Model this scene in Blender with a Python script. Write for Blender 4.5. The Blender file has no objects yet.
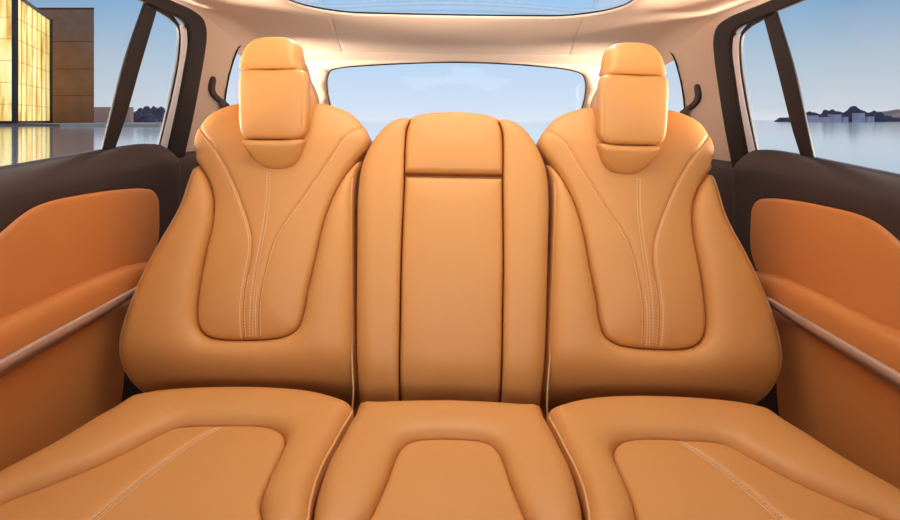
import bpy, bmesh, math, random
import numpy as np
from mathutils import Vector, Matrix
from mathutils.geometry import delaunay_2d_cdt

S = bpy.context.scene
C = S.collection
F = 500.0            # focal length in pixels of the 900 px frame
CX, CY = 454.5, 120.0
EYE = 1.25           # eye height above the water
TILT = math.radians(0.9)   # the car stands a little lower on its right-hand side

# ------------------------------------------------------------------ camera
cam_d = bpy.data.cameras.new('camera')
cam = bpy.data.objects.new('camera', cam_d); C.objects.link(cam)
cam.location = (0, 0, EYE); cam.rotation_euler = (math.pi/2, 0, 0)
cam_d.sensor_width = 36; cam_d.lens = 36*F/900
cam_d.shift_x = -(CX-450)/900; cam_d.shift_y = -(260-CY)/900
cam_d.clip_start = 0.02; cam_d.clip_end = 20000
S.camera = cam

# ------------------------------------------------------------------ world sky
w = bpy.data.worlds.new('sky'); S.world = w; w.use_nodes = True
nt = w.node_tree; nt.nodes.clear()
tc = nt.nodes.new('ShaderNodeTexCoord'); sp = nt.nodes.new('ShaderNodeSeparateXYZ')
rp = nt.nodes.new('ShaderNodeValToRGB'); bg = nt.nodes.new('ShaderNodeBackground'); wo = nt.nodes.new('ShaderNodeOutputWorld')
nt.links.new(tc.outputs['Generated'], sp.inputs[0]); nt.links.new(sp.outputs['Z'], rp.inputs[0])
rs = nt.nodes.new('ShaderNodeValToRGB'); ab = nt.nodes.new('ShaderNodeMath'); ab.operation = 'ABSOLUTE'
mr = nt.nodes.new('ShaderNodeMapRange'); mr.inputs['From Min'].default_value = .30; mr.inputs['From Max'].default_value = .62
mxw = nt.nodes.new('ShaderNodeMix'); mxw.data_type = 'RGBA'
nt.links.new(sp.outputs['X'], ab.inputs[0]); nt.links.new(ab.outputs[0], mr.inputs[0]); nt.links.new(mr.outputs[0], mxw.inputs['Factor'])
nt.links.new(sp.outputs['Z'], rs.inputs[0]); nt.links.new(rp.outputs[0], mxw.inputs['A']); nt.links.new(rs.outputs[0], mxw.inputs['B'])
nt.links.new(mxw.outputs['Result'], bg.inputs[0]); nt.links.new(bg.outputs[0], wo.inputs[0])
def lin(r, g, b):
    f = lambda c: (c/255/12.92) if c/255 <= 0.04045 else ((c/255+0.055)/1.055)**2.4
    return (f(r), f(g), f(b), 1)
el = rp.color_ramp.elements
el[0].position = 0.0; el[0].color = lin(226, 234, 246)
el[1].position = 1.0; el[1].color = lin(120, 165, 215)
for p, c in ((0.03, (212, 229, 247)), (0.10, (196, 220, 246)), (0.17, (176, 212, 247)), (0.25, (160, 207, 250)), (0.5, (135, 185, 238))):
    e = el.new(p); e.color = lin(*c)
e2 = rs.color_ramp.elements      # the sky is deeper away from the bright quarter behind the car
e2[0].position = 0.0; e2[0].color = lin(240, 243, 250); e2[1].position = 1.0; e2[1].color = lin(120, 165, 215)
for p, c in ((0.02, (214, 224, 236)), (0.10, (188, 207, 224)), (0.20, (130, 174, 216)), (0.32, (112, 164, 215))):
    e = e2.new(p); e.color = lin(*c)
bg.inputs[1].default_value = 1.0

# ------------------------------------------------------------------ lights (daylight through sunroof, added fill lamps at front and sides)
def area(name, loc, rot, sx, sy, power, col):
    l = bpy.data.lights.new(name, 'AREA'); l.shape = 'RECTANGLE'; l.size = sx; l.size_y = sy
    l.energy = power; l.color = col
    o = bpy.data.objects.new(name, l); C.objects.link(o)
    o.location = loc; o.rotation_euler = rot
    return o
area('sunroof_daylight', (0, 1.08, EYE+0.60), (math.radians(4), 0, 0), 1.0, 0.9, 11, (1.0, 0.93, 0.84))
wl = area('front_fill', (0, -0.45, EYE-0.12), (math.radians(99), 0, 0), 1.5, 0.5, 4.3, (1.0, 0.95, 0.89)); wl.data.spread = math.radians(75)  # unseen fill lamp added behind the viewer to lift seat fronts and headliner
for sx in (-1, 1):     # unseen fill lamps outside the side windows, added to brighten ceiling and pillars
    g_ = area('side_fill', (sx*2.05, 1.37, EYE-0.28), (0, 0, 0), 0.9, 0.5, 82, (1.0, 0.90, 0.80))
    g_.rotation_euler = (Vector((0, 1.85, EYE+0.34)) - g_.location).to_track_quat('-Z', 'Y').to_euler(); g_.data.spread = math.radians(120)
sun_d = bpy.data.lights.new('low_sun', 'SUN'); sun_d.energy = 2.6; sun_d.angle = math.radians(6); sun_d.color = (1, 0.9, 0.78)
sun = bpy.data.objects.new('low_sun', sun_d); C.objects.link(sun)
sun.rotation_euler = (math.radians(-55), 0, 0)      # from beyond the tailgate

S.view_settings.view_transform = 'Standard'; S.view_settings.look = 'None'
S.view_settings.gamma = 1.0; S.view_settings.use_curve_mapping = False
S.view_settings.exposure = 0.0
try:
    S.cycles.max_bounces = 10; S.cycles.diffuse_bounces = 5; S.cycles.transparent_max_bounces = 16
    S.cycles.use_denoising = True; S.cycles.sample_clamp_indirect = 4
except Exception: pass

# ------------------------------------------------------------------ materials
def mat(name, col, rough=0.5, spec=0.5, metal=0.0, bump=None, var=None, coat=0):
    m = bpy.data.materials.new(name); m.use_nodes = True
    n = m.node_tree; b = n.nodes['Principled BSDF']
    b.inputs['Base Color'].default_value = (*col, 1); b.inputs['Roughness'].default_value = rough
    b.inputs['Specular IOR Level'].default_value = spec; b.inputs['Metallic'].default_value = metal
    if coat: b.inputs['Coat Weight'].default_value = coat
    t = n.nodes.new('ShaderNodeTexCoord')
    if bump:
        sc, st, dist = bump
        tx = n.nodes.new('ShaderNodeTexNoise'); tx.inputs['Scale'].default_value = sc; tx.inputs['Detail'].default_value = 4
        bp = n.nodes.new('ShaderNodeBump'); bp.inputs['Strength'].default_value = st; bp.inputs['Distance'].default_value = dist
        n.links.new(t.outputs['Object'], tx.inputs['Vector']); n.links.new(tx.outputs[0], bp.inputs['Height'])
        n.links.new(bp.outputs[0], b.inputs['Normal'])
    if var:
        sc, amt = var
        tx = n.nodes.new('ShaderNodeTexNoise'); tx.inputs['Scale'].default_value = sc; tx.inputs['Detail'].default_value = 5
        mx = n.nodes.new('ShaderNodeMix'); mx.data_type = 'RGBA'
        mx.inputs['A'].default_value = (*[c*(1-amt) for c in col], 1); mx.inputs['B'].default_value = (*[min(1, c*(1+amt)) for c in col], 1)
        n.links.new(t.outputs['Object'], tx.inputs['Vector']); n.links.new(tx.outputs[0], mx.inputs['Factor'])
        n.links.new(mx.outputs['Result'], b.inputs['Base Color'])
    return m
LEATHER = mat('tan_leather', (0.645, 0.274, 0.071), 0.46, 0.32, bump=(900, 0.10, 0.0006), var=(6, 0.05))
DOORLEATHER = mat('cognac_leather', (0.60, 0.21, 0.050), 0.48, 0.32, bump=(900, 0.10, 0.0006), var=(6, 0.05))
THREAD = mat('pale_thread', (0.86, 0.58, 0.32), 0.6, 0.3)
PIPE = mat('tan_piping', (0.66, 0.33, 0.12), 0.35, 0.5)
DARK = mat('dark_brown_trim', (0.050, 0.031, 0.026), 0.6, 0.25, bump=(700, 0.12, 0.0006))
BLACK = mat('black_rubber', (0.008, 0.007, 0.007), 0.6, 0.3)
HEAD = mat('beige_headliner', (0.82, 0.58, 0.41), 0.95, 0.1, bump=(1200, 0.10, 0.0005))
FRAMED = mat('dark_frame_plastic', (0.022, 0.0145, 0.0125), 0.6, 0.2)
PALE = mat('pale_trim', (0.80, 0.77, 0.73), 0.5, 0.4)
METAL = mat('brushed_bronze_metal', (0.60, 0.49, 0.42), 0.36, 0.5, metal=.8, bump=(300, 0.05, 0.0004))
CARPET = mat('dark_carpet', (0.02, 0.015, 0.013), 0.95, 0.1, bump=(400, 0.4, 0.002))
BELT = mat('dark_webbing', (0.085, 0.06, 0.05), 0.7, 0.2)
def glass(name, tint, refl=0.06):
    m = bpy.data.materials.new(name); m.use_nodes = True; n = m.node_tree; n.nodes.clear()
    tr = n.nodes.new('ShaderNodeBsdfTransparent'); tr.inputs[0].default_value = (*tint, 1)
    gl = n.nodes.new('ShaderNodeBsdfGlossy'); gl.inputs['Roughness'].default_value = 0.02
    mx = n.nodes.new('ShaderNodeMixShader'); lw = n.nodes.new('ShaderNodeLayerWeight'); lw.inputs[0].default_value = .5
    pw = n.nodes.new('ShaderNodeMath'); pw.operation = 'POWER'; pw.inputs[1].default_value = 5
    fr = n.nodes.new('ShaderNodeMath'); fr.operation = 'MULTIPLY_ADD'; fr.inputs[1].default_value = .5; fr.inputs[2].default_value = refl*.05
    n.links.new(lw.outputs['Facing'], pw.inputs[0]); n.links.new(pw.outputs[0], fr.inputs[0])
    o = n.nodes.new('ShaderNodeOutputMaterial')
    n.links.new(fr.outputs[0], mx.inputs[0]); n.links.new(tr.outputs[0], mx.inputs[1]); n.links.new(gl.outputs[0], mx.inputs[2])
    n.links.new(mx.outputs[0], o.inputs[0]); return m
GLASS = glass('clear_glass', (0.985, 0.99, 0.995))
SIDEGLASS = glass('side_window_glass', (0.945, 0.94, 0.93))

# ------------------------------------------------------------------ helpers
ROT = Matrix.Rotation(TILT, 4, 'Y')
WORLD = Matrix.Translation((0, 0, EYE)) @ ROT          # car space (origin at the eye) -> world
ct, st_ = math.cos(TILT), math.sin(TILT)
def ray(px, py):
    x, z = px-CX, CY-py
    return ((x*ct - z*st_)/F, (x*st_ + z*ct)/F)        # X/Y and Z/Y in car space
class Frame:
    def __init__(s, o, a, b):
        s.o = np.array(o, float); s.a = np.array(a, float)/np.linalg.norm(a); s.b = np.array(b, float)/np.linalg.norm(b)
        s.n = np.cross(s.a, s.b)
    def px(s, pts, h=0.0):
        out = []
        for p in pts:
            u, v = ray(p[0], p[1]); d = np.array((u, 1.0, v)); o = s.o + s.n*h
            t = np.dot(o, s.n)/np.dot(d, s.n); q = d*t - s.o
            out.append((np.dot(q, s.a), np.dot(q, s.b)))
        return out
    def P(s, a, b, h):
        return s.o + np.outer(a, s.a) + np.outer(b, s.b) + np.outer(h, s.n)
def crv(pts, closed=False, step=0.005):
    """Centripetal-ish Catmull-Rom through the points, resampled evenly."""
    p = np.array(pts, float); n = len(p)
    if n < 3:
        L = np.linalg.norm(p[-1]-p[0]); k = max(2, int(L/step)+1)
        return p[0] + (p[-1]-p[0])*np.linspace(0, 1, k)[:, None]
    out = []
    segs = n if closed else n-1
    for i in range(segs):
        if closed: p0, p1, p2, p3 = p[(i-1) % n], p[i], p[(i+1) % n], p[(i+2) % n]
        else: p0, p1, p2, p3 = p[max(i-1, 0)], p[i], p[i+1], p[min(i+2, n-1)]
        d01, d12, d23 = [max(1e-6, np.linalg.norm(q))**0.5 for q in (p1-p0, p2-p1, p3-p2)]
        m1 = (p2-p1) if d01 < 2e-3 else d12*((p1-p0)/d01 - (p2-p0)/(d01+d12) + (p2-p1)/d12)
        m2 = (p2-p1) if d23 < 2e-3 else d12*((p2-p1)/d12 - (p3-p1)/(d12+d23) + (p3-p2)/d23)
        t = np.linspace(0, 1, 16, endpoint=False)[:, None]
        out.append((2*t**3-3*t**2+1)*p1 + (t**3-2*t**2+t)*m1 + (-2*t**3+3*t**2)*p2 + (t**3-t**2)*m2)
    out = np.vstack(out + ([] if closed else [p[-1:]]))
    if closed: out = np.vstack([out, out[:1]])
    L = np.concatenate([[0], np.cumsum(np.linalg.norm(np.diff(out, axis=0), axis=1))])
    k = max(4, int(L[-1]/step)); s = np.linspace(0, L[-1], k+1)
    r = np.stack([np.interp(s, L, out[:, j]) for j in range(out.shape[1])], 1)
    return r[:-1] if closed else r
def dist_poly(q, poly, closed):
    a = poly; b = np.roll(poly, -1, 0) if closed else poly[1:]
    if not closed: a = poly[:-1]
    d = b-a; L = np.maximum((d**2).sum(1), 1e-14); out = np.full(len(q), 1e9)
    for i in range(0, len(q), 2000):
        r = q[i:i+2000, None, :] - a[None]
        t = np.clip((r*d).sum(2)/L, 0, 1); e = r - t[..., None]*d
        out[i:i+2000] = np.sqrt((e**2).sum(2)).min(1)
    return out
def inside(q, poly):
    x, y = q[:, 0], q[:, 1]; c = np.zeros(len(q), bool); n = len(poly); j = n-1
    for i in range(n):
        xi, yi = poly[i]; xj, yj = poly[j]
        if yi != yj: c ^= ((yi > y) != (yj > y)) & (x < (xj-xi)*(y-yi)/(yj-yi) + xi)
        j = i
    return c
def sdf(q, poly): return dist_poly(q, poly, True)*np.where(inside(q, poly), 1, -1)
def area2(p): return 0.5*np.sum(p[:, 0]*np.roll(p[:, 1], -1) - np.roll(p[:, 0], -1)*p[:, 1])
def edge_h(d, r): t = np.clip(d/r, 0, 1); return r*np.sqrt(np.maximum(0, 1-(1-t)**2))
def sstep(x, a, b): t = np.clip((x-a)/(b-a), 0, 1); return t*t*(3-2*t)

def sheet2d(outline, step, lines=(), r=0.0, holes=(), offs=(0, .0012, .003, .006, .012)):
    """Triangulated 2-D mesh of the outline, denser near edges, holes and crease lines."""
    polys = [outline if area2(outline) > 0 else outline[::-1]] + [h if area2(h) < 0 else h[::-1] for h in holes]
    pts, edges = [], []
    for p in polys:
        k = len(pts); pts += [tuple(x) for x in p]; edges += [(k+i, k+(i+1) % len(p)) for i in range(len(p))]
    nb = len(pts); extra = []
    def okin(q):
        m = inside(q, polys[0])
        for h in polys[1:]: m &= ~inside(q, h)
        return m
    def dmin(q):
        d = dist_poly(q, polys[0], True)
        for h in polys[1:]: d = np.minimum(d, dist_poly(q, h, True))
        return d
    if r > 0:
        for p in polys:
            t = np.roll(p, -1, 0)-np.roll(p, 1, 0); t /= np.maximum(1e-9, np.linalg.norm(t, axis=1))[:, None]
            nn = np.stack([-t[:, 1], t[:, 0]], 1)
            for f in (.03, .12, .27, .48, .74, 1.05):
                q = p + nn*r*f; q = q[okin(q)]
                if len(q): extra.append(q[dmin(q) > .96*r*f])
    for l in lines:
        t = np.gradient(l, axis=0); t /= np.maximum(1e-9, np.linalg.norm(t, axis=1))[:, None]; nn = np.stack([-t[:, 1], t[:, 0]], 1)
        for o in offs:
            for s in ((1,) if o == 0 else (1, -1)):
                q = l + nn*o*s; q = q[okin(q)]
                if len(q):
                    q = q[dmin(q) > .0008]
                    if len(q): extra.append(q[dist_poly(q, l, False) > .95*o] if o else q)
    sp_ = np.vstack(extra) if extra else np.zeros((0, 2))
    lo, hi = polys[0].min(0), polys[0].max(0); g = []
    yy = np.arange(lo[1], hi[1], step*.866)
    for j, y in enumerate(yy):
        xx = np.arange(lo[0] + (step/2 if j % 2 else 0), hi[0], step); g.append(np.stack([xx, np.full(len(xx), y)], 1))
    g = np.vstack(g); g = g[okin(g)]
    if len(g): g = g[dmin(g) > max(r*1.1, step*.35)]
    if len(sp_) and len(g):
        keep = np.ones(len(g), bool)
        for i in range(0, len(g), 1000):
            keep[i:i+1000] = np.sqrt(((g[i:i+1000, None]-sp_[None])**2).sum(2).min(1)) > step*.55
        g = g[keep]
    allp = [Vector(p) for p in pts] + [Vector(p) for p in sp_] + [Vector(p) for p in g]
    vs, es, fs, *_ = delaunay_2d_cdt(allp, edges, [], 1 if not holes else 2, 1e-6)
    v = np.array([(p.x, p.y) for p in vs])
    faces = [list(f) for f in fs]
    cen = np.array([v[f].mean(0) for f in faces]); ok = okin(cen)
    return v, [f for f, k in zip(faces, ok) if k]
def solid(pos, faces, backpos):
    """Close a one-sided sheet with a skirt and a back."""
    n = len(pos); cnt = {}
    for f in faces:
        for i in range(len(f)):
            a, b = f[i], f[(i+1) % len(f)]; cnt[(a, b)] = 1
    V = [tuple(p) for p in pos]; Fc = [tuple(f) for f in faces]; m = {}
    for (a, b) in list(cnt):
        if (b, a) not in cnt:
            for k in (a, b):
                if k not in m: m[k] = len(V); V.append(tuple(backpos[k]))
            Fc.append((b, a, m[a], m[b]))
    inner = {}
    for f in faces:
        g = []
        for k in f:
            if k in m: g.append(m[k])
            else:
                if k not in inner: inner[k] = len(V); V.append(tuple(backpos[k]))
                g.append(inner[k])
        Fc.append(tuple(reversed(g)))
    return V, Fc
def panel(fr, outline, hfun, step=.008, r=.01, thick=.03, lines=(), holes=(), offs=(0, .0012, .003, .006, .012)):
    v, f = sheet2d(outline, step, lines, r, holes, offs)
    h = hfun(v); pos = fr.P(v[:, 0], v[:, 1], h)
    back = fr.P(v[:, 0], v[:, 1], np.full(len(v), -thick) if np.isscalar(thick) else thick(v))
    return solid(pos, f, back)
def tube(path, r, seg=8, closed=False):
    p = np.array(path, float); n = len(p); V, Fc = [], []
    t = (np.roll(p, -1, 0)-np.roll(p, 1, 0)) if closed else np.gradient(p, axis=0)
    t /= np.maximum(1e-9, np.linalg.norm(t, axis=1))[:, None]
    up = np.array((.3, .5, .81)); 
    for i in range(n):
        a = np.cross(t[i], up); a /= np.linalg.norm(a); b = np.cross(t[i], a)
        for k in range(seg):
            an = 2*math.pi*k/seg; V.append(tuple(p[i] + r*(math.cos(an)*a + math.sin(an)*b)))
    for i in range(n if closed else n-1):
        j = (i+1) % n
        for k in range(seg):
            l = (k+1) % seg; Fc.append((i*seg+k, i*seg+l, j*seg+l, j*seg+k))
    if not closed:
        Fc.append(tuple(range(seg))); Fc.append(tuple(reversed(range((n-1)*seg, n*seg))))
    return V, Fc
def loft(rails, closed=False):
    n = len(rails[0]); V = [tuple(q) for r_ in rails for q in r_]; Fc = []
    m = len(rails)
    for i in range(m if closed else m-1):
        j = (i+1) % m
        for k in range(n-1): Fc.append((i*n+k, i*n+k+1, j*n+k+1, j*n+k))
    if closed:
        Fc.append(tuple(i*n for i in range(m))); Fc.append(tuple(i*n+n-1 for i in reversed(range(m))))
    return V, Fc
def join(*ms):
    V, Fc = [], []
    for v, f in ms:
        k = len(V); V += list(v); Fc += [tuple(i+k for i in q) for q in f]
    return V, Fc
def box(x0, x1, y0, y1, z0, z1):
    V = [(x, y, z) for z in (z0, z1) for y in (y0, y1) for x in (x0, x1)]
    return V, [(0, 2, 3, 1), (4, 5, 7, 6), (0, 1, 5, 4), (2, 6, 7, 3), (0, 4, 6, 2), (1, 3, 7, 5)]
def mirror(ms): return [(-x, y, z) for x, y, z in ms[0]], [tuple(reversed(f)) for f in ms[1]]

def tag(o, label=None, cat=None, group=None, kind=None):
    for k, v in (('label', label), ('category', cat), ('group', group), ('kind', kind)):
        if v: o[k] = v
    return o
BASE = {}
def root(name, base, label, cat, group=None, car=True):
    o = bpy.data.objects.new(name, None); C.objects.link(o); o.empty_display_size = .1
    o.matrix_world = (WORLD if car else Matrix.Identity(4)) @ Matrix.Translation(base)
    BASE[o.name] = Vector(base)
    return tag(o, label, cat, group)
def mk(name, ms, m, parent=None, base=None, car=True, smooth=True, recalc=False, auto=None):
    """One mesh object. Vertices come in car space (or world space when car is False)."""
    V, Fc = ms
    if parent is not None: b = BASE[parent.name]
    else: b = Vector(base or (0, 0, 0))
    me = bpy.data.meshes.new(name)
    me.from_pydata([(x-b.x, y-b.y, z-b.z) for x, y, z in V], [], Fc)
    if recalc:
        bm = bmesh.new(); bm.from_mesh(me); bmesh.ops.remove_doubles(bm, verts=bm.verts, dist=1e-6); bmesh.ops.recalc_face_normals(bm, faces=bm.faces); bm.to_mesh(me); bm.free()
    me.update()
    if smooth:
        me.polygons.foreach_set('use_smooth', [True]*len(me.polygons))
        if auto is not None:
            me.set_sharp_from_angle(angle=math.radians(auto))
    me.materials.append(m)
    o = bpy.data.objects.new(name, me); C.objects.link(o); BASE[o.name] = b
    if parent is not None: o.parent = parent
    else: o.matrix_world = (WORLD if car else Matrix.Identity(4)) @ Matrix.Translation(b)
    return o
def dashes(path, r=.0008, length=.0055, gap=.002):
    L = np.concatenate([[0], np.cumsum(np.linalg.norm(np.diff(path, axis=0), axis=1))]); out = []; s = 0
    while s+length < L[-1]:
        q = np.linspace(s, s+length, 4); out.append(tube(np.stack([np.interp(q, L, path[:, j]) for j in range(3)], 1), r, 5)); s += length+gap
    return join(*out)
def offset(l, d):
    t = np.gradient(l, axis=0); t /= np.linalg.norm(t, axis=1)[:, None]
    return l + np.stack([-t[:, 1], t[:, 0]], 1)*d

# ================================================================== SETTING: sea, cabin shell
sea_m = mat('sea_water', (0.92, 0.94, 0.97), 0.09, 0.6, metal=.68)
n = sea_m.node_tree; b = n.nodes['Principled BSDF']
tx = n.nodes.new('ShaderNodeTexNoise'); tx.inputs['Scale'].default_value = 0.8; tx.inputs['Detail'].default_value = 6
mp = n.nodes.new('ShaderNodeMapping'); mp.inputs['Scale'].default_value = (1, 1, 1)
t = n.nodes.new('ShaderNodeTexCoord'); bp = n.nodes.new('ShaderNodeBump'); bp.inputs['Strength'].default_value = 0.03; bp.inputs['Distance'].default_value = 0.15
n.links.new(t.outputs['Object'], mp.inputs[0]); n.links.new(mp.outputs[0], tx.inputs['Vector']); n.links.new(tx.outputs[0], bp.inputs['Height']); n.links.new(bp.outputs[0], b.inputs['Normal'])
D = 9000
tag(mk('sea', ([(-D, -D, 0), (D, -D, 0), (D, D, 0), (-D, D, 0)], [(0, 1, 2, 3)]), sea_m, car=False, smooth=False), kind='structure')

# --- headliner (ceiling) with sunroof opening
def ceil_z(y):
    return 0.358 - 0.045*sstep(y, 1.66, 2.24) - 0.042*sstep(y, 2.10, 2.36)
def ceil_R(y): return .04 + .05*sstep(y, 1.48, 1.80)
def ceil_flat(y): return .865 - ceil_R(y)*.976
def to_s(p): return np.stack([.8*p[:, 0]/ceil_flat(p[:, 1]), p[:, 1]], 1)
def ceil_map(v, h=0):
    s, y = v[:, 0], v[:, 1]; z0 = ceil_z(y); R = ceil_R(y); fl = ceil_flat(y)
    a = np.abs(s); an = np.clip((a-.8)/.2, 0, 1)*1.35
    x = np.where(a < .8, fl*a/.8, fl + R*np.sin(an))
    z = z0 - .012*(np.minimum(a, .8)/.8)**2 - R*(1-np.cos(an))
    return np.stack([np.sign(s)*x, y, z + h], 1)
def rrect(x0, x1, y0, y1, r, step=.01):
    P = []
    for cx, cy, a0 in ((x1-r, y1-r, 0), (x0+r, y1-r, 90), (x0+r, y0+r, 180), (x1-r, y0+r, 270)):
        for k in range(13): an = math.radians(a0+90*k/12); P.append((cx+r*math.cos(an), cy+r*math.sin(an)))
    P = np.array(P); P = np.vstack([P, P[:1]]); L = np.concatenate([[0], np.cumsum(np.linalg.norm(np.diff(P, axis=0), axis=1))])
    k = int(L[-1]/step); s = np.linspace(0, L[-1], k+1)[:-1]
    return np.stack([np.interp(s, L, P[:, j]) for j in range(2)], 1)
sun_hole = rrect(-.53, .53, .25, 1.76, .20, .012)
sun_hole[:, 1] -= np.where(sun_hole[:, 1] > 1.2, .035*(np.abs(sun_hole[:, 0])/.5)**2, 0)
sun_hole = to_s(sun_hole)
c_out = rrect(-1, 1, -.55, 2.36, .01, .02)
seamA = crv([(-.98, 2.20), (-.5, 2.215), (0, 2.235), (.5, 2.215), (.98, 2.20)], step=.008)
seamB = to_s(crv([(-.435, 1.72), (-.47, 1.95), (-.50, 2.22)], step=.008)); seamC = seamB*np.array((-1, 1))
v, f = sheet2d(c_out, .03, [seamA, seamB, seamC], .02, [sun_hole])
hh = np.zeros(len(v))
for l, d_ in ((seamA, .006), (seamB, .0025), (seamC, .0025)): hh += d_*np.exp(-dist_poly(v, l, False)/.004)
hh += .006*np.exp(-np.maximum(0, dist_poly(v, sun_hole, True))/.012)
f = [tuple(reversed(q)) for q in f]
tag(mk('ceiling', solid(ceil_map(v, hh), f, ceil_map(v, hh+.010)), HEAD), kind='structure')
# sunroof: pane + black rim
sr = root('sunroof', (0, 1.0, .38), 'large glass sunroof panel set in the beige ceiling, blue sky above', 'sunroof')
gl = rrect(-.58, .58, .20, 1.82, .2, .02); v, f = sheet2d(gl, .06)
pz = lambda h: np.stack([v[:, 0], v[:, 1], ceil_z(np.full(len(v), 1.2))-.03*(v[:, 0]/.6)**2 + h], 1)
mk('glass_panel', solid(pz(.030), [tuple(reversed(q)) for q in f], pz(.036)), GLASS, sr)
q = ceil_map(sun_hole, .016); mk('rim_seal', tube(q, .003, 8, True), BLACK, sr)

# --- side walls behind the doors
LEAN = .25
def side_frame(x0, z0, lean):   # left side plane: x = -(x0 - lean*(z - z0))
    return Frame((-x0, 0, z0), (0, 1, 0), (lean, 0, 1))
UP = side_frame(.91, -.06, LEAN)      # door window frame plane
WALL = side_frame(.935, -.06, LEAN)    # pillar plane just outside it
def quarter_outline():
    near = WALL.px([(223, 135), (225, 108), (228, 85), (233.5, 63), (239.5, 48), (246, 43)])
    top = near[-1]
    pts = near + [(top[0]+.12, top[1]+.012), (2.20, top[1]-.02), (2.25, top[1]-.07), (2.27, .0), (2.25, -.06), (2.02, -.07)]
    return crv(pts, True, .012)
qh = quarter_outline()
w_out = crv([(1.30, .34), (1.30, -.02), (1.30, -.075)], step=.02)
wedge = WALL.px([(193, -10), (192, 20), (193, 34), (191, 52), (186, 80), (180, 112), (174, 140), (171, 152)])
w_out = np.vstack([[(wedge[0][0], .44)], crv(wedge, False, .01), [(wedge[-1][0], -.12)], [(2.36, -.12), (2.36, .44)]])
def dense(p, step=.03, closed=True):
    p = np.array(p, float); out = []
    for i in range(len(p) - (0 if closed else 1)):
        a, b_ = p[i], p[(i+1) % len(p)]; k = max(1, int(np.linalg.norm(b_-a)/step))
        out += [a + (b_-a)*t_/k for t_ in range(k)]
    return np.array(out)
w_ms = panel(WALL, dense(w_out), lambda v: -.006*np.exp(-np.abs(sdf(v, qh))/.008), .04, .0, .03, holes=[qh])
seal_q = tube(WALL.P(qh[:, 0], qh[:, 1], np.full(len(qh), -.004)), .004, 8, True)
v, f = sheet2d(qh, .05); qg = solid(WALL.P(v[:, 0], v[:, 1], np.full(len(v), -.018)), f, WALL.P(v[:, 0], v[:, 1], np.full(len(v), -.024)))
low = dense(np.array([(1.52, -.068), (1.52, -1.0), (2.36, -1.0), (2.36, -.068)]))
LOWF = side_frame(.930, -.06, 0.0)
low_ms = panel(LOWF, low, lambda v: edge_h(np.maximum(0, -.068-v[:, 1]), .012), .05, 0, .03)
for side, M_, nm in ((-1, lambda m: m, 'left'), (1, mirror, 'right')):
    tag(mk('wall_'+nm, M_(w_ms), HEAD), kind='structure')
    k = 2 if side < 0 else 3
    wq = tag(mk('window_%d' % k, M_(qg), GLASS), kind='structure')
    mk('window_seal', M_(seal_q), BLACK, wq)
    tag(mk('trim_%d' % (k-1), M_(low_ms), DARK), kind='structure')
# --- behind the viewer: unseen bulkhead and front side panels, added to block low light
tag(mk('wall_front', box(-.95, .95, -.95, -.9, -1.0, -.22), DARK, smooth=False), kind='structure')
for k, s_ in ((3, -1), (4, 1)):
    tag(mk('trim_%d' % k, box(min(s_*.91, s_*.95), max(s_*.91, s_*.95), -.9, .40, -1.0, -.10), DARK, smooth=False), kind='structure')
# --- rear wall with window
RW = Frame((0, 2.36, -.06), (1, 0, 0), (0, -.12, 1))
rh = RW.px([(327, 90), (327, 78), (330, 71), (340, 68), (370, 65.5), (410, 63.5), (457, 62.5), (505, 64), (545, 67), (572, 70.5), (583, 75), (586, 83), (585.5, 95), (580, 118), (577, 136), (560, 150), (457, 152), (350, 150), (337, 136), (332, 115)])
rh = crv(rh, True, .012)
ro = dense(np.array([(-.94, -1.0), (.94, -1.0), (.94, .46), (-.94, .46)]), .04)
tag(mk('wall_rear', panel(RW, ro, lambda v: -.01*np.exp(-np.abs(sdf(v, rh))/.006), .05, 0, .03, holes=[rh]), HEAD), kind='structure')
v, f = sheet2d(rh, .06)
rg = tag(mk('window_1', solid(RW.P(v[:, 0], v[:, 1], np.full(len(v), -.016)), f, RW.P(v[:, 0], v[:, 1], np.full(len(v), -.022))), GLASS), kind='structure')
mk('window_seal', tube(RW.P(rh[:, 0], rh[:, 1], np.full(len(rh), -.004)), .0028, 8, True), BLACK, rg)
tag(mk('floor', box(-.95, .95, -.95, 2.4, -1.04, -1.0), CARPET, smooth=False), kind='structure')

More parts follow.
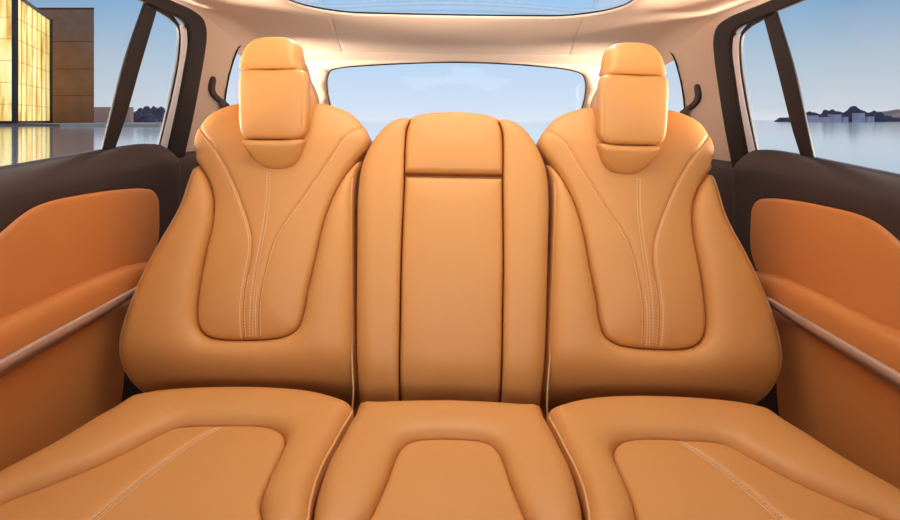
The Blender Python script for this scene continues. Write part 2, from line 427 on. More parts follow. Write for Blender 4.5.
# ================================================================== DOORS
DP = side_frame(.91, -.06, 0.0)
def make_door(side, label):
    M_ = (lambda m: m) if side < 0 else mirror
    UPX = lambda P_: UP.px([(x-(8.5 if side > 0 else 0), y-(1 if side > 0 else 0)) for x, y in P_])     # this window stands a little further back
    d = root('car_door', (side*.88, .95, -1.0), label, 'car door', 'rear car doors')
    # dark upper trim (main panel)
    top = [(-330, 226), (-150, 196), (0, 171), (50, 162), (100, 153), (140, 146), (160, 144), (172, 146), (178, 152), (181, 165), (182, 185), (182, 220)]
    tp = [tuple(p) for p in DP.px([(x-(6 if side > 0 else 0), y-(4 if side > 0 and y < 200 else 0)) for x, y in top], .03)]
    yb = tp[-1][0]; tpc = crv(tp[:8], False, .01)
    out = np.vstack([crv(tp, False, .008), dense(np.array([tp[-1], (yb, -.98), (.42, -.98), (tp[0][0], tp[0][1])]), .03, False)[1:]])
    ins_px = [(-330, 420), (-200, 345), (-60, 274), (0, 232), (14, 219), (30, 207), (50, 199), (80, 193), (115, 188.5), (143, 187.5), (154, 190), (159, 198), (160, 212), (159, 240), (152, 262), (140, 285), (60, 330), (-330, 500)]
    ins_px = [(x-(4 if side > 0 and x > 100 else 0), y) for x, y in ins_px]
    ins = crv(DP.px(ins_px, .035), True, .008)
    LP = side_frame(.882, -.06, 0.0)
    lo = LP.px([(-330, 560), (-100, 431), (0, 373), (70, 333), (139, 292), (134, 306), (128, 330), (124, 360), (121, 392), (118, 410)])
    lo = np.vstack([crv(lo[:5], False, .01), crv(lo[4:], False, .01)[1:], dense(np.array([lo[-1], (lo[-1][0], -.97), (.44, -.97), lo[0]]), .03, False)[1:]])
    def trim_h(v):
        dd = np.abs(sdf(v, out)); zt = np.interp(v[:, 0], tpc[:, 0], tpc[:, 1])
        t_ = np.clip((zt - v[:, 1])/.17, 0, 1)
        h = edge_h(dd, .03)*.6 + .022*sstep(t_, 0, .35)*(1-.3*sstep(t_, .35, 1)) - .002
        return h - .045*sstep(sdf(v, ins), .004, .018) - .045*sstep(sdf(v, lo), .004, .018)
    trim = mk('door_trim', M_(panel(DP, out, trim_h, .012, .03, .02, [np.vstack([ins, ins[:1]])], offs=(0, .006, .012, .018))), DARK, d)
    mk('insert_panel', M_(panel(DP, ins, lambda v: .024 + edge_h(np.maximum(0, sdf(v, ins)), .014) + .006*(1-np.exp(-np.maximum(0, sdf(v, ins))/.05)), .012, .014, .0)), DOORLEATHER, d)
    # armrest: rails from the crease down to the metal strip
    def rail(px, x0, n_=60):
        fr = side_frame(x0, -.06, 0.0); c = crv(fr.px(px), False, .004)
        s = np.linspace(0, len(c)-1, n_); c = np.stack([np.interp(s, np.arange(len(c)), c[:, j]) for j in range(2)], 1)
        return fr.P(c[:, 0], c[:, 1], np.zeros(n_))
    r0 = rail([(-330, 468), (-100, 362), (0, 318), (50, 296), (90, 278), (120, 267), (146, 262)], .866)
    r3 = rail([(-330, 545), (-100, 417), (0, 361), (70, 323), (138, 286)], .832)
    rails = [r0 + np.array((-.02, 0, -.012))]
    for t_ in np.linspace(0, 1, 12):
        p = r0*(1-t_) + r3*t_; up = math.sin(math.pi*t_**.8)*.022; p = p + np.array((up*.75, 0, up*.75)); rails.append(p)
    rails.append(r3 + np.array((-.006, 0, -.006))); rails.append(r3 + np.array((-.06, 0, -.006)))
    mk('armrest', M_(loft(rails, True)), DOORLEATHER, d, recalc=True)
    c0 = rail([(-330, 545), (-100, 417), (0, 361.5), (70, 323.5), (138, 286.5)], .826)
    c1 = rail([(-330, 572), (-100, 436), (0, 376), (70, 335), (137, 294.5)], .832)
    cr = [c0 + np.array((-.03, 0, 0))]
    for t_ in np.linspace(0, 1, 7): cr.append(c0*(1-t_)+c1*t_ + np.array((.006*math.sin(math.pi*t_), 0, 0)))
    cr.append(c1 + np.array((-.03, 0, 0)))
    tag(mk('metal_strip', M_(loft(cr, True)), METAL, d, recalc=True), 'brushed bronze metal strip under the armrest')
    # lower panel
    mk('lower_panel', M_(panel(LP, lo, lambda v: edge_h(np.abs(sdf(v, lo)), .015)-.004, .02, .015, .008)), DOORLEATHER, d)
    # window frame
    outer = [(181, 168), (184, 153), (192, 117), (199, 80), (204, 50), (205.5, 32), (202.5, 19), (192, 10), (175, 2), (150, -9), (100, -32), (0, -78), (-200, -170)]
    inner = [(-215, -155), (0, -62), (100, -17), (147, 3.5), (165, 11), (180, 19.5), (186.5, 28), (187, 45), (183, 70), (177.5, 100), (171, 130), (167, 150), (163, 165)]
    fo = np.vstack([crv(UPX(outer), False, .006), crv(UPX(inner), False, .006)])
    wf = mk('window_frame', M_(panel(UP, fo, lambda v: edge_h(np.abs(sdf(v, fo)), .008) , .012, .008, .012)), FRAMED, d)
    bar = UPX([(146.5, 2), (126, 62), (111, 120), (103, 152)]), UPX([(115, 150), (126, 118), (142, 62), (158, 8)])
    bo = np.vstack([crv(bar[0], False, .006), crv(bar[1], False, .006)])
    mk('divider_bar', M_(panel(UP, bo, lambda v: edge_h(np.abs(sdf(v, bo)), .007)*.7-.003, .008, .007, .008)), FRAMED, d)
    st = UPX([(187, 28), (187.5, 45), (183.5, 70), (178, 100), (171.5, 130), (165, 160)]), UPX([(157, 160), (164.5, 130), (173, 95), (179.5, 60), (181, 40), (180, 25)])
    so = np.vstack([crv(st[0], False, .006), crv(st[1], False, .006)])
    tag(mk('window_lining', M_(panel(UP, so, lambda v: -.003+edge_h(np.abs(sdf(v, so)), .004), .01, .004, .010)), PALE, d), 'pale grey strip behind the quarter glass')
    se = UPX([(182.5, 27), (181.5, 60), (175, 95), (167, 130), (162, 148)]), UPX([(159.5, 148), (164, 130), (172, 95), (178.5, 60), (179.5, 30), (172, 20), (157, 9), (158, 6), (174, 15)])
    so2 = np.vstack([crv(se[0], False, .006), crv(se[1], False, .006)])
    mk('window_seal', M_(panel(UP, so2, lambda v: -.004+edge_h(np.abs(sdf(v, so2)), .003), .01, .003, .010)), BLACK, d)
    def pane(px, name):
        c = dense(np.array(UPX(px)), .05); v, f = sheet2d(c, .08)
        mk(name, M_(solid(UP.P(v[:, 0], v[:, 1], np.full(len(v), -.014)), f, UP.P(v[:, 0], v[:, 1], np.full(len(v), -.018)))), SIDEGLASS, d, smooth=False)
    pane([(150, 5), (110, 156), (170, 156), (186, 60), (186, 22), (165, 8)], 'quarter_glass')
    pane([(150, 0), (108, 158), (-100, 194), (-330, 235), (-205, -168), (0, -72)], 'window_glass')
    return d
make_door(-1, 'tan and dark brown car door whose window faces the glowing yellow building')
make_door(1, 'tan and dark brown car door whose window faces the rocky headland')

# ================================================================== SEATS
RECL = .36
BK = Frame((0, 1.215, -.665), (1, 0, 0), (0, RECL, 1))        # seat back plane
def hull(fr, px, h=0.0, step=.006, closed=True): return crv(fr.px(px, h), closed, step)

def outer_seat(side, label):
    M_ = (lambda m: m) if side < 0 else mirror
    r_ = root('car_seat', (side*.50, 1.05, -1.0), label, 'car seat', 'rear car seats')
    # the outboard seats differ a little from one another
    dy = 3.5 if side > 0 else .8
    low_ = lambda P_: [(x, y + dy*max(0, (y-150)/200)) for x, y in P_]
    # ---------- backrest bolsters
    bpx = [(203, 158), (196, 166), (191, 181), (184, 203), (175, 221), (163, 241), (150.5, 264), (140, 286), (131.5, 308), (126, 326), (122.5, 343), (121, 358), (121.5, 372), (124, 385), (128, 394), (137, 409),
           (160, 425), (240, 428), (320, 428), (352, 420), (356.5, 400), (355.5, 350), (355, 300), (354.5, 240), (354.5, 200), (356.5, 175), (360, 160), (350, 140), (300, 128), (240, 130), (215, 145)]
    bo = hull(BK, low_(bpx), .0)
    seam_px = [(197, 160), (204, 170), (210, 181), (214, 193), (215.5, 206), (214, 224), (209, 246), (203.5, 272), (199.5, 300), (199, 317), (202, 328), (209, 335), (221, 338.5), (246, 339.5), (271, 338.5), (288, 335), (299, 327.5), (304.5, 314), (309, 290), (316, 260), (322, 232), (327, 214), (334, 196), (343, 179), (352, 166), (361, 155.5)]
    top_px = [(366, 146), (368.5, 138), (366.5, 131), (361, 123.5), (352, 117), (338, 110), (322, 105.5), (300, 106), (260, 106), (238, 105.5), (222, 109.5), (208, 117), (199.5, 123.5), (195, 130), (192, 138), (191, 147), (193.5, 154)]
    pad = crv(BK.px(low_(seam_px), .004) + BK.px([(x, y-4 if 205 < x < 358 else y-1) for x, y in top_px], .026), True, .006)
    # pad seam is a valley in the bolsters; inside it the carcass is sunk below the pad
    bt0, bt1 = BK.px([(240, 336)])[0][1], BK.px([(240, 398)])[0][1]
    def bol_h(v):
        d_ = np.maximum(0, sdf(v, bo)); s_ = sdf(v, pad)
        h = edge_h(d_, .030) + .022*(1-np.exp(-d_/.045))
        out_ = np.maximum(0, -s_); h = h - .078*np.clip((bt0-v[:, 1])/(bt0-bt1), 0, 1.25)**2     # the bolster tucks under at the foot
        return np.where(s_ > 0, -.022, h - .022*np.exp(-(out_/.004)) - .022*np.exp(-(out_/.022)))
    back = mk('backrest', M_(panel(BK, bo, bol_h, .011, .030, .09, [np.vstack([pad, pad[:1]])])), LEATHER, r_)
    c_l = hull(BK, low_([(198, 125), (206, 136), (216, 149), (226, 166), (236, 187), (244, 209), (249, 224), (252, 240), (251.5, 254), (247.5, 275), (243.5, 300), (242, 338)]), .03, .005, False)
    c_r = hull(BK, low_([(363, 125), (351, 133), (341, 143), (333, 155), (321, 172), (302, 199), (286, 220), (276, 236), (270, 252), (263, 280), (259, 303), (257, 338)]), .03, .005, False)
    c_m = hull(BK, low_([(271, 174), (269, 200), (266, 222), (260, 255), (254, 290), (250, 338)]), .03, .005, False)
    def pad_h(v):
        d_ = np.maximum(0, sdf(v, pad))
        h = .002 + edge_h(d_, .013)*1.4 + .020*(1-np.exp(-d_/.05))
        h = h + .016*sstep(v[:, 1], .40, .62)*(1-np.exp(-d_/.06))
        for l, dp in ((c_l, .0050), (c_r, .0050), (c_m, .0012)): h -= dp*np.exp(-dist_poly(v, l, False)/.0042)
        return h
    mk('center_panel', M_(panel(BK, pad, pad_h, .009, .016, .075, [c_l, c_r, c_m])), LEATHER, back)
    def sew(fr, l, hf, up=.0004):
        return dashes(fr.P(l[:, 0], l[:, 1], hf(l)+up))
    sl = [sew(BK, offset(c_m, .004), pad_h), sew(BK, offset(c_m, -.004), pad_h), sew(BK, offset(c_l[6:], -.006), pad_h), sew(BK, offset(c_r[4:], .006), pad_h), sew(BK, offset(c_l[len(c_l)*3//4:], .006), pad_h), sew(BK, offset(c_r[len(c_r)*4//5:], -.006), pad_h)]
    tag(mk('stitching', M_(join(*sl)), THREAD, back), 'pale tan thread')
    i0 = np.argmin(((bo-np.array(BK.px([(196, 168)], 0)[0]))**2).sum(1)); i1 = np.argmin(((bo-np.array(BK.px([(137, 411)], 0)[0]))**2).sum(1))
    pl = bo[i0:i1]; mk('piping', M_(tube(BK.P(pl[:, 0], pl[:, 1], bol_h(offset(pl, .002))-.0005), .0020)), PIPE, back)
    j0 = np.argmin(((bo-np.array(BK.px([(352, 420)], .015)[0]))**2).sum(1)); j1 = np.argmin(((bo-np.array(BK.px([(356.5, 175)], .015)[0]))**2).sum(1))
    pl = offset(bo[j0:j1], .006); mk('piping', M_(tube(BK.P(pl[:, 0], pl[:, 1], np.full(len(pl), .016)), .0026)), PIPE, back)
    # ---------- headrest
    HR = Frame((0, 1.335, 0), (1, 0, 0), (0, .0, 1))
    sh, shu, shl = ((-3, -6, -2) if side < 0 else (0, -.5, 3.5))                       # the two headrests sit a touch differently on their posts
    hx = lambda P_, s_=None, k_=1: [(273+(x-273)*k_+(sh if s_ is None else s_), y) for x, y in P_]
    main = hull(HR, hx([(242, 70), (239.5, 76), (239, 100), (239.5, 122), (241.5, 133), (246, 138), (260, 138.8), (285, 139), (299, 138.5), (305, 133), (307, 115), (307, 90), (306.3, 76), (303, 70), (272, 69)]), .02, .004)
    vs_ = hull(HR, hx([(303, 68), (303.5, 100), (302.5, 142)]), .02, .004, False)
    def hm(v):
        d_ = np.maximum(0, sdf(v, main)); return edge_h(d_, .011)+.010*(1-np.exp(-d_/.04)) - .0022*np.exp(-dist_poly(v, vs_, False)/.002)
    head = mk('headrest', M_(panel(HR, main, hm, .007, .011, .035, [vs_])), LEATHER, r_)
    up_ = hull(HR, hx([(241, 67.5), (242.5, 58), (247, 44), (253, 37), (263, 34.3), (276, 34), (288, 35), (297, 39), (301, 46), (303.5, 60), (304.5, 68.5), (290, 69), (260, 69)], shu, .90), .01, .004)
    # the top cushion rolls back over the top edge
    def hu(v):
        d_ = np.maximum(0, sdf(v, up_)); zt = HR.px([(272, 69)])[0][1]
        return edge_h(d_, .016)+.006*(1-np.exp(-d_/.03)) - .55*np.maximum(0, v[:, 1]-zt-.015)**2*12 - .002
    mk('top_cushion', M_(panel(HR, up_, hu, .006, .016, .085)), LEATHER, head)
    lo_ = hull(HR, hx([(243, 140.5), (246, 149), (252, 159), (260, 166), (270, 170), (281, 170), (292, 167), (300, 160), (304.5, 148), (305.5, 140), (285, 140), (262, 140)], shl, .94), 0, .004)
    def hl(v):
        d_ = np.maximum(0, sdf(v, lo_)); zt = HR.px([(272, 140)])[0][1]
        return edge_h(d_, .012)+.006*(1-np.exp(-d_/.03)) - .36*np.maximum(0, zt-.012-v[:, 1]) - .0018*np.exp(-dist_poly(v, vs_, False)/.002)
    mk('lower_cushion', M_(panel(HR, lo_, hl, .006, .012, .05, [vs_])), LEATHER, head)
    # rear shell of the headrest: a deep body behind the front cushions
    HB = Frame((0, 1.44, 0), (1, 0, 0), (0, .10, 1))
    sb = hull(HB, [(266, 60), (264, 80), (264, 150), (268, 172), (298, 172), (308, 140), (314, 120), (317, 105), (315, 93), (309, 80), (303, 62), (290, 50), (262, 50)], 0, .006)
    mk('rear_shell', M_(panel(HB, sb, lambda v: edge_h(np.maximum(0, sdf(v, sb)), .03)+.03, .012, .03, .03)), LEATHER, head)
    # ---------- cushion
    CU = Frame((0, 0, -.690), (1, 0, 0), (0, 1, .03))
    dc = 4.0 if side > 0 else 1.2
    cy_ = lambda P_: [(x, y+dc) for x, y in P_]
    back_px = [(125, 398), (150, 392), (180, 388.5), (230, 386.5), (280, 387.5), (312, 391), (336, 397), (352, 404)]
    right_px = [(354, 409), (345, 424), (335, 442), (326, 458), (318, 477), (312, 500), (308.5, 520)]
    left_px = [(0, 466), (30, 451), (60, 435), (90, 417), (110, 406)]
    bkp = [(x, y+.012) for x, y in CU.px(cy_(back_px), .030)]
    rp_ = CU.px([(x-(1.8 if side > 0 else 0), y) for x, y in cy_(right_px)], .022); lp_ = CU.px(cy_(left_px), .030)
    lp_ = [(max(x, -.85), y) for x, y in lp_]
    yf = .66
    xr = rp_[-1][0] - .02*(1 if True else 0)
    pts = lp_ + bkp + rp_ + [(xr-.005, yf+.06), (xr-.03, yf+.01), (xr-.12, yf-.01), (-.70, yf-.01), (-.80, yf+.02), (-.85, yf+.10)]
    co = crv(pts, True, .008)
    cp_px = [(0, 507), (50, 487), (100, 466.5), (130, 452), (158, 437), (176, 429.5), (196, 427.5), (225, 427), (252, 427), (270, 429), (281, 433.5), (285.5, 441), (283, 452), (272, 475), (264, 494), (260.5, 508), (262, 520)]
    dp_ = 8.0 if side > 0 else 1.0
    cp = CU.px([(x, y+dp_) for x, y in cp_px], .008)
    cp = crv(cp + [(cp[-1][0]+.012, .72), (cp[-1][0]-.02, .69), (-.55, .685), (-.70, .70), (-.76, .74), (cp[0][0]-.02, cp[0][1]-.06)], True, .008)
    def cu_h(v):
        d_ = np.maximum(0, sdf(v, co)); s_ = sdf(v, cp); out_ = np.maximum(0, -s_)
        h = edge_h(d_, .034)*1.1 + .012*(1-np.exp(-d_/.05))
        return np.where(s_ > 0, -.02, h - .018*np.exp(-out_/.005) - .022*np.exp(-out_/.035))
    cush = mk('seat_cushion', M_(panel(CU, co, cu_h, .012, .034, .16, [np.vstack([cp, cp[:1]])])), LEATHER, r_)
    k_l = hull(CU, [(x, y+dp_) for x, y in ((216, 427), (182, 450), (140, 482), (97, 518), (50, 560))], .012, .006, False)
    def cp_h(v):
        d_ = np.maximum(0, sdf(v, cp))
        return .004 + edge_h(d_, .012) + .008*(1-np.exp(-d_/.05)) - .004*np.exp(-dist_poly(v, k_l, False)/.004)
    mk('center_panel', M_(panel(CU, cp, cp_h, .010, .012, .03, [k_l])), LEATHER, cush)
    s2 = [sew(CU, offset(k_l, .010), cp_h), sew(CU, offset(k_l, .016), cp_h), sew(CU, offset(k_l, .004), cp_h)]
    s2 = [s for s in s2]
    tag(mk('stitching', M_(join(*s2)), THREAD, cush), 'pale tan thread')
    a0 = np.argmin(((co-np.array(rp_[0]))**2).sum(1)); a1 = np.argmin(((co-np.array((xr-.005, yf+.06)))**2).sum(1))
    pl = offset(co[a0:a1], -.004); hh_ = cu_h(pl)
    mk('piping', M_(tube(CU.P(pl[:, 0], pl[:, 1], hh_), .0030)), PIPE, cush)
    return r_
outer_seat(-1, 'tan leather outboard car seat with headrest, on the glowing building side')
outer_seat(1, 'tan leather outboard car seat with headrest, on the rocky headland side')

def middle_seat():
    r_ = root('car_seat', (0, 1.05, -1.0), 'narrow middle tan leather car seat without raised headrest, between two winged seats', 'car seat', 'rear car seats')
    B2 = Frame((0, 1.205, -.665), (1, 0, 0), (0, RECL, 1))
    half = [(0, 400)]
    def sym(pxL):   # traced on one side, mirrored to the other about the seat's own middle
        p = B2.px(pxL, .02); return p
    outl = sym([(357, 425), (356.8, 398), (356, 350), (356, 300), (356.5, 240), (357.5, 192), (361, 166), (369, 146), (380, 130), (391, 120.5), (402, 116.5), (411, 116.5)])
    seam = sym([(411, 116.5), (406, 128), (404, 150), (403.5, 176), (402, 212), (400, 262), (399, 320), (397.5, 398), (397, 425)])
    left = crv(outl, False, .006); sm = crv(seam, False, .006)
    body = np.vstack([left, (left*np.array((-1, 1)))[::-1]])
    back = mk('backrest', panel(B2, np.vstack([left[:-6], (left[:-6]*np.array((-1, 1)))[::-1]]), lambda v: np.full(len(v), -.030) + np.minimum(0, -.034*np.clip((B2.px([(450, 350)])[0][1]-v[:, 1])/.13, 0, 1.3)**2), .03, 0, .08), LEATHER, r_)
    mt0, mt1 = B2.px([(450, 350)])[0][1], B2.px([(450, 404)])[0][1]
    tuck = lambda v: -.034*np.clip((mt0-v[:, 1])/(mt0-mt1), 0, 1.3)**2
    bol = np.vstack([left, sm[1:]])
    def bh(v):
        d_ = np.maximum(0, sdf(v, bol)); do = dist_poly(v, left, False); ds = dist_poly(v, sm, False)
        return tuck(v) + edge_h(do, .045)*.75 + edge_h(ds, .012)-.012 + .006*(1-np.exp(-ds/.04))
    bm_ = panel(B2, bol, bh, .010, .022, .05)
    mk('side_bolster', bm_, LEATHER, back); mk('side_bolster', mirror(bm_), LEATHER, back)
    cl = sm + np.array((.002, 0)); zs = B2.px([(450, 173.5)], .02)[0][1]
    low_ = cl[cl[:, 1] < zs-.002]; upp = cl[cl[:, 1] > zs+.002]
    mir = np.array((-1, 1))
    lowo = np.vstack([dense(np.vstack([low_[::-1], (low_*mir)]), .005)]); 
    def ch(o_, r0):
        def f_(v):
            d_ = np.maximum(0, sdf(v, o_)); return tuck(v) + edge_h(d_, r0) + .012*(1-np.exp(-d_/.05)) - .002
        return f_
    mk('center_panel', panel(B2, lowo, ch(lowo, .012), .012, .012, .05), LEATHER, back)
    tp = B2.px([(408, 119), (414, 114.5), (424, 111.8), (438, 110.5), (450, 110.2)], .02)
    tp = crv([tuple(upp[2]), *tp], False, .006)
    upo = np.vstack([upp[::-1][:-2], tp, (tp[:-1]*mir)[::-1], (upp[::-1][:-2]*mir)[::-1]])
    upo = dense(upo, .005)
    mk('top_pad', panel(B2, upo, lambda v: ch(upo, .014)(v)+.004, .012, .014, .07), LEATHER, back)
    # cushion
    CU = Frame((0, 0, -.690), (1, 0, 0), (0, 1, .03))
    rp_ = np.array(CU.px([(355, 409), (346, 424), (336, 442), (327, 458), (319.5, 477), (313, 500), (309.5, 520)], .022)) + np.array((.003, 0))
    bk = [(x, y+.008) for x, y in CU.px([(357, 403), (380, 402.3), (410, 401), (450, 400.5)], .028)]
    hl_ = [(rp_[-1][0]-.012, .70), (rp_[-1][0]+.02, .655), (rp_[-1][0]+.10, .645), (0, .643)]
    lft = crv(list(map(tuple, rp_))[::1], False, .008)
    path = [tuple(p) for p in rp_][::-1]
    ring = hl_[::-1] + path + bk
    hc = crv(ring, False, .008); co = np.vstack([hc, (hc[1:-1]*mir)[::-1]])
    pp = CU.px([(370, 520), (378, 503), (386, 485), (393, 466), (399, 453), (406, 446.5), (416, 443), (432, 441.5), (450, 441.3)], .010)
    ph = crv([(0, .69), (-.10, .69), (-.155, .70), (-.165, .74)] + pp, False, .008); cp = np.vstack([ph, (ph[1:-1]*mir)[::-1]])
    def cu_h(v):
        d_ = np.maximum(0, sdf(v, co)); s_ = sdf(v, cp); out_ = np.maximum(0, -s_)
        h = edge_h(d_, .034)*1.1 + .010*(1-np.exp(-d_/.05))
        return np.where(s_ > 0, -.02, h - .015*np.exp(-out_/.005) - .018*np.exp(-out_/.035))
    cush = mk('seat_cushion', panel(CU, co, cu_h, .012, .034, .16, [np.vstack([cp, cp[:1]])]), LEATHER, r_)
    def cp_h(v):
        d_ = np.maximum(0, sdf(v, cp)); return .006 + edge_h(d_, .012) + .008*(1-np.exp(-d_/.05))
    mk('center_panel', panel(CU, cp, cp_h, .010, .012, .03), LEATHER, cush)
middle_seat()

# ================================================================== SEAT BELTS
def seat_belt(side, label):
    M_ = (lambda m: m) if side < 0 else mirror
    s_ = root('seat_belt', (side*.76, 1.6, -.1), label, 'seat belt', 'rear seat belts')
    g = hull(WALL, [(213, 78.5), (215.5, 77), (216.5, 80), (215.5, 88), (217, 93), (222, 98), (227, 102), (226.5, 104.5), (223, 104), (216, 99.5), (211.5, 93), (210.8, 87)], .01, .003)
    mk('belt_guide', M_(panel(WALL, g, lambda v: .006+edge_h(np.maximum(0, sdf(v, g)), .005), .004, .005, .0)), DARK, s_)
    b_ = crv(WALL.px([(216.5, 97), (219, 108), (220, 125), (222, 160)]), False, .01), crv(WALL.px([(226, 103), (227.5, 112), (228, 128), (230, 160)]), False, .01)
    n_ = 20; rs = []
    for c in b_:
        s = np.linspace(0, len(c)-1, n_); rs.append(np.stack([np.interp(s, np.arange(len(c)), c[:, j]) for j in range(2)], 1))
    R_ = [WALL.P(rs[0][:, 0], rs[0][:, 1], np.full(n_, .011)), WALL.P(rs[1][:, 0], rs[1][:, 1], np.full(n_, .011)), WALL.P(rs[1][:, 0], rs[1][:, 1], np.full(n_, .0135)), WALL.P(rs[0][:, 0], rs[0][:, 1], np.full(n_, .0135))]
    mk('belt_strap', M_(loft(R_, True)), BELT, s_, recalc=True, auto=40)
seat_belt(-1, 'dark seat belt on the beige pillar nearest the glowing building')
seat_belt(1, 'dark seat belt on the beige pillar nearest the rocky headland')

# ================================================================== OUTSIDE
def wpt(px, py, Y): return ((px-CX)/F*Y, Y, EYE+(CY-py)/F*Y)
# glowing onyx pavilion
onyx = bpy.data.materials.new('backlit_onyx'); onyx.use_nodes = True; n = onyx.node_tree; b = n.nodes['Principled BSDF']
t = n.nodes.new('ShaderNodeTexCoord'); mp = n.nodes.new('ShaderNodeMapping'); mp.inputs['Scale'].default_value = (.30, .30, .055)
tx = n.nodes.new('ShaderNodeTexNoise'); tx.inputs['Scale'].default_value = 1.0; tx.inputs['Detail'].default_value = 5; tx.inputs['Distortion'].default_value = 1.2
rp2 = n.nodes.new('ShaderNodeValToRGB'); e = rp2.color_ramp.elements
e[0].position = .30; e[0].color = lin(176, 112, 40); e[1].position = .72; e[1].color = lin(254, 238, 172)
k = e.new(.42); k.color = lin(226, 172, 82); k = e.new(.52); k.color = lin(244, 214, 128)
n.links.new(t.outputs['Object'], mp.inputs[0]); n.links.new(mp.outputs[0], tx.inputs['Vector']); n.links.new(tx.outputs[0], rp2.inputs[0])
n.links.new(rp2.outputs[0], b.inputs['Emission Color']); b.inputs['Emission Strength'].default_value = 1.0
n.links.new(rp2.outputs[0], b.inputs['Base Color']); b.inputs['Base Color'].default_value = (.3, .25, .15, 1)
FRAME = mat('dark_steel', (0.035, 0.027, 0.025), .6)
CONC = mat('brown_concrete', (0.26, 0.16, 0.118), .9, .2, var=(.35, .25))
PAVE = mat('pale_stone', (0.64, 0.44, 0.32), .9, .2, var=(.5, .1))
EARTH = mat('red_earth', (0.62, 0.34, 0.25), .95, .1, var=(.08, .3))
ROCK = mat('purple_rock', (0.12, 0.085, 0.115), .9, .2, bump=(.6, .8, .8), var=(.35, .5))
Yc = 105.0                               # corner distance
A = np.array(wpt(15, CY, Yc)); Bp = np.array(wpt(50, CY, 131.0)); 
ex = (Bp-A)/np.linalg.norm(Bp-A); ex[2] = 0; LB = np.linalg.norm(Bp-A)
el_ = np.array((-1.0, .12, 0)); el_ /= np.linalg.norm(el_)
ztop = EYE + 125/F*Yc
def prism(poly, z0, z1):
    n_ = len(poly); V = [(x, y, z0) for x, y in poly] + [(x, y, z1) for x, y in poly]
    a2 = sum(poly[i][0]*poly[(i+1) % n_][1]-poly[(i+1) % n_][0]*poly[i][1] for i in range(n_))
    Fc = [tuple(range(n_))[::-1], tuple(range(n_, 2*n_))] + [(i, (i+1) % n_, n_+(i+1) % n_, n_+i) for i in range(n_)]
    return (V, Fc) if a2 > 0 else (V, [tuple(reversed(q)) for q in Fc])
pav = root('pavilion', (A[0]-5, A[1]+8, 0), 'glowing yellow onyx pavilion with dark steel corner frames beside the water', 'building', car=False)
P4 = [A[:2], (A+ex*LB)[:2], (A+ex*LB+el_*24)[:2], (A+el_*24)[:2]]
mk('onyx_wall', prism(P4, .46, ztop), onyx, pav, smooth=False)
fr_ms = []
def post(c, w_, z0, z1): return prism([(c[0]-w_, c[1]-w_), (c[0]+w_, c[1]-w_), (c[0]+w_, c[1]+w_), (c[0]-w_, c[1]+w_)], z0, z1)
for c in P4: fr_ms.append(post(c, .38, .46, ztop+.4))
def beam(p, q, z, hh_, ww):
    d_ = np.array(q)-np.array(p); d_ = d_/np.linalg.norm(d_); nn = np.array((-d_[1], d_[0]))*ww
    return prism([tuple(np.array(p)+nn), tuple(np.array(q)+nn), tuple(np.array(q)-nn), tuple(np.array(p)-nn)], z-hh_, z+hh_)
for i in range(4):
    fr_ms.append(beam(P4[i], P4[(i+1) % 4], ztop+.1, .35, .3)); fr_ms.append(beam(P4[i], P4[(i+1) % 4], .76, .3, .35))
mk('steel_frame', join(*fr_ms), FRAME, pav, smooth=False)
JOINT = mat('panel_joint', (.28, .15, .05), .7)
jm = []
for k in range(1, 6): 
    for i in (0, 3): jm.append(beam(P4[i], P4[(i+1) % 4], ztop*k/6, .035, .06))
for k in range(1, 7): jm.append(post(A+ex*LB*k/7, .07, .5, ztop))
for k in range(1, 5): jm.append(post(A+el_*24*k/5, .07, .5, ztop))
mk('panel_joints', join(*jm), JOINT, pav, smooth=False)
# concrete tower
T0 = wpt(36, CY, 140); T1 = wpt(94, CY, 140); zt = EYE+(CY-9.5)/F*140
tw = root('tower', ((T0[0]+T1[0])/2, 148, 0), 'plain brown concrete tower block behind the glowing pavilion', 'building', car=False)
mk('tower_body', prism([(T0[0]-4, 140), (T1[0], 140), (T1[0]-15, 158), (T0[0]-4, 158)], .46, zt), CONC, tw, smooth=False)
mk('roof_cap', prism([(T0[0]-4.1, 139.8), (T1[0]+.2, 139.8), (T1[0]-14.8, 158.2), (T0[0]-4.1, 158.2)], zt, zt+.5), FRAME, tw, smooth=False)
mk('wall_joint', join(*[box(T0[0]-4, T1[0]+.05, 139.93, 140, zt*k_, zt*k_+.12) for k_ in (.25, .48, .72)]), FRAME, tw, smooth=False)
x0 = wpt(60, CY, 92)[0]; x1 = wpt(160, CY, 92)[0]
tag(mk('jetty', prism([(x0, 92), (x1, 92), (x1, 99), (x0, 99)], -.3, EYE-3.2/F*92), PAVE, car=False, base=(0, 0, 0), smooth=False), 'long low pale stone jetty at the foot of the tower', 'jetty')
x0 = wpt(0-120, CY, 98)[0]; x1 = wpt(64, CY, 98)[0]
tag(mk('quay', prism([(x0, 99.5), (x1, 99.5), (x1, 175), (x0, 175)], -.3, .45), CONC, car=False, base=(0, 0, 0), smooth=False), 'dark low quay that the glowing pavilion and tower stand on', 'quay')
x0 = wpt(94, CY, 180)[0]; x1 = wpt(130, CY, 180)[0]
tag(mk('boundary_wall', prism([(x0-2, 180), (x1, 180), (x1, 182), (x0-2, 182)], -.3, EYE+13/F*180), EARTH, car=False, base=(0, 0, 0), smooth=False), 'low reddish wall stretching right of the brown tower', 'wall')
rng = random.Random(4)
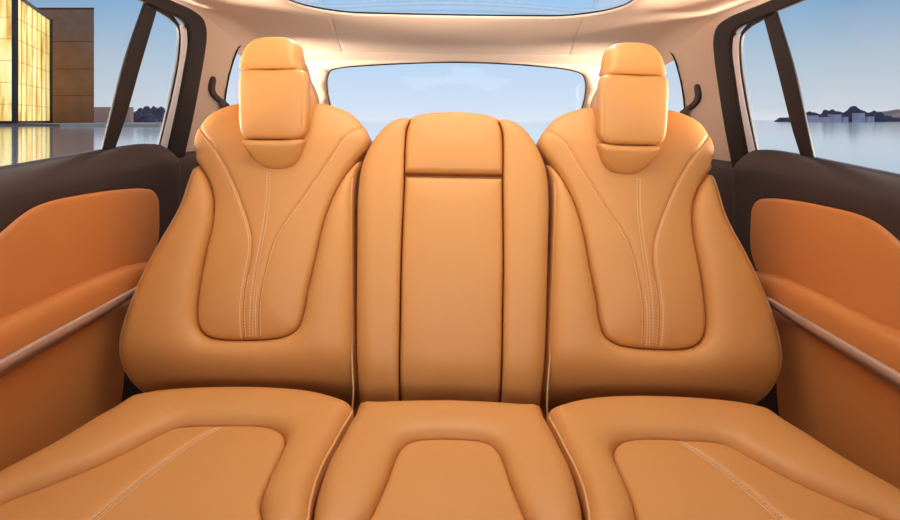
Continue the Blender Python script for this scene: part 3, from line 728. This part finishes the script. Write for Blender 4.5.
def boulder(cx, cy, z, rx, ry, rz, seed):
    bm = bmesh.new(); bmesh.ops.create_icosphere(bm, subdivisions=4, radius=1)
    from mathutils import noise
    for v_ in bm.verts:
        c = v_.co.normalized(); k_ = 1 + .35*noise.noise(c*1.6+Vector((seed*7.1, 0, 0))) + .22*noise.noise(c*4+Vector((0, seed*3.3, 0))) + .10*noise.noise(c*9)
        v_.co = Vector((cx+c.x*k_*rx, cy+c.y*k_*ry, max(-.4, z+c.z*k_*rz)))
    V = [tuple(v_.co) for v_ in bm.verts]; Fc = [tuple(v_.index for v_ in q.verts) for q in bm.faces]; bm.free()
    return V, Fc
def rock(px, top, wpx, Y, seed, label, group, m=ROCK, cat='rock', name='boulder', deep=None):
    X = (px-CX)/F*Y; rx = wpx/2/F*Y; h = EYE+(CY-top)/F*Y
    tag(mk(name, boulder(X, Y, 0, rx, deep or rx, h/1.05, seed), m, car=False, base=(X, Y, 0), auto=50), label, cat, group)
for i, (px, top, wp, lb) in enumerate(((140, 110, 16, 'flat dark boulder on the shore beside the window divider bar'), (150, 105.5, 13, 'tallest dark boulder on the shore beyond the low wall'), (158, 108, 14, 'dark boulder on the shore near the pale quarter window strip'), (146, 114, 18, 'low dark boulder in front of the tall shore boulder'))):
    rock(px, top, wp, 250-i*14, i+1, lb, 'shore rocks beyond the low wall', deep=5)
HILL = mat('brown_hill', (0.62, 0.34, 0.26), .95, .1, var=(.05, .3))
rock(893, 110, 60, 440, 11, 'smooth brown earth hill at the end of the headland', None, HILL, 'hill', 'hill', 12)
rock(850, 112.5, 96, 408, 12, 'long low purple rock ridge under the cliff houses', None, ROCK, 'rock', 'rock_ridge', 7)
for i, (px, top, wp, lb) in enumerate(((786, 117.5, 20, 'lowest rock at the seaward tip of the headland'), (808, 112.5, 30, 'wide dark rock just behind the window divider bar'), (832, 110, 24, 'dark rock at the middle of the headland'), (856, 106.5, 24, 'tallest dark peak on the headland'), (872, 111, 20, 'dark rock between the tall peak and the brown hill'))):
    rock(px, top, wp, (372, 388, 356, 372, 388)[i], 20+i, lb, 'rocks of the headland', deep=5.5)
HOUSE = mat('dusty_mauve_plaster', (0.62, 0.49, 0.53), .9, .2)
hs = ((803, 116.5, 5), (815, 115.5, 7), (827, 117, 6), (838, 114.5, 7), (846, 117, 5), (862, 113, 6), (871, 116.5, 7))
where = ('first pale house from the seaward tip of the headland', 'second pale house from the seaward tip of the headland', 'third pale house from the headland tip, low at the water', 'fourth pale house from the headland tip, high on the rock', 'fifth pale house from the headland tip, near the water', 'pale house just right of the tall headland peak', 'pale house below the brown hill, last along the shore')
for (px, py, wp), lb in zip(hs, where):
    Y = 339; X = (px-CX)/F*Y; z = EYE+(CY-py)/F*Y; ww = wp/F*Y/2
    h_ = root('house', (X, Y, 0), lb, 'house', 'houses on the headland', car=False)
    mk('wall_block', box(X-ww, X+ww, Y, Y+6, 0, z), HOUSE, h_, smooth=False)
    mk('roof', box(X-ww-.3, X+ww+.3, Y-.4, Y+6.4, z, z+.35), ROCK, h_, smooth=False)
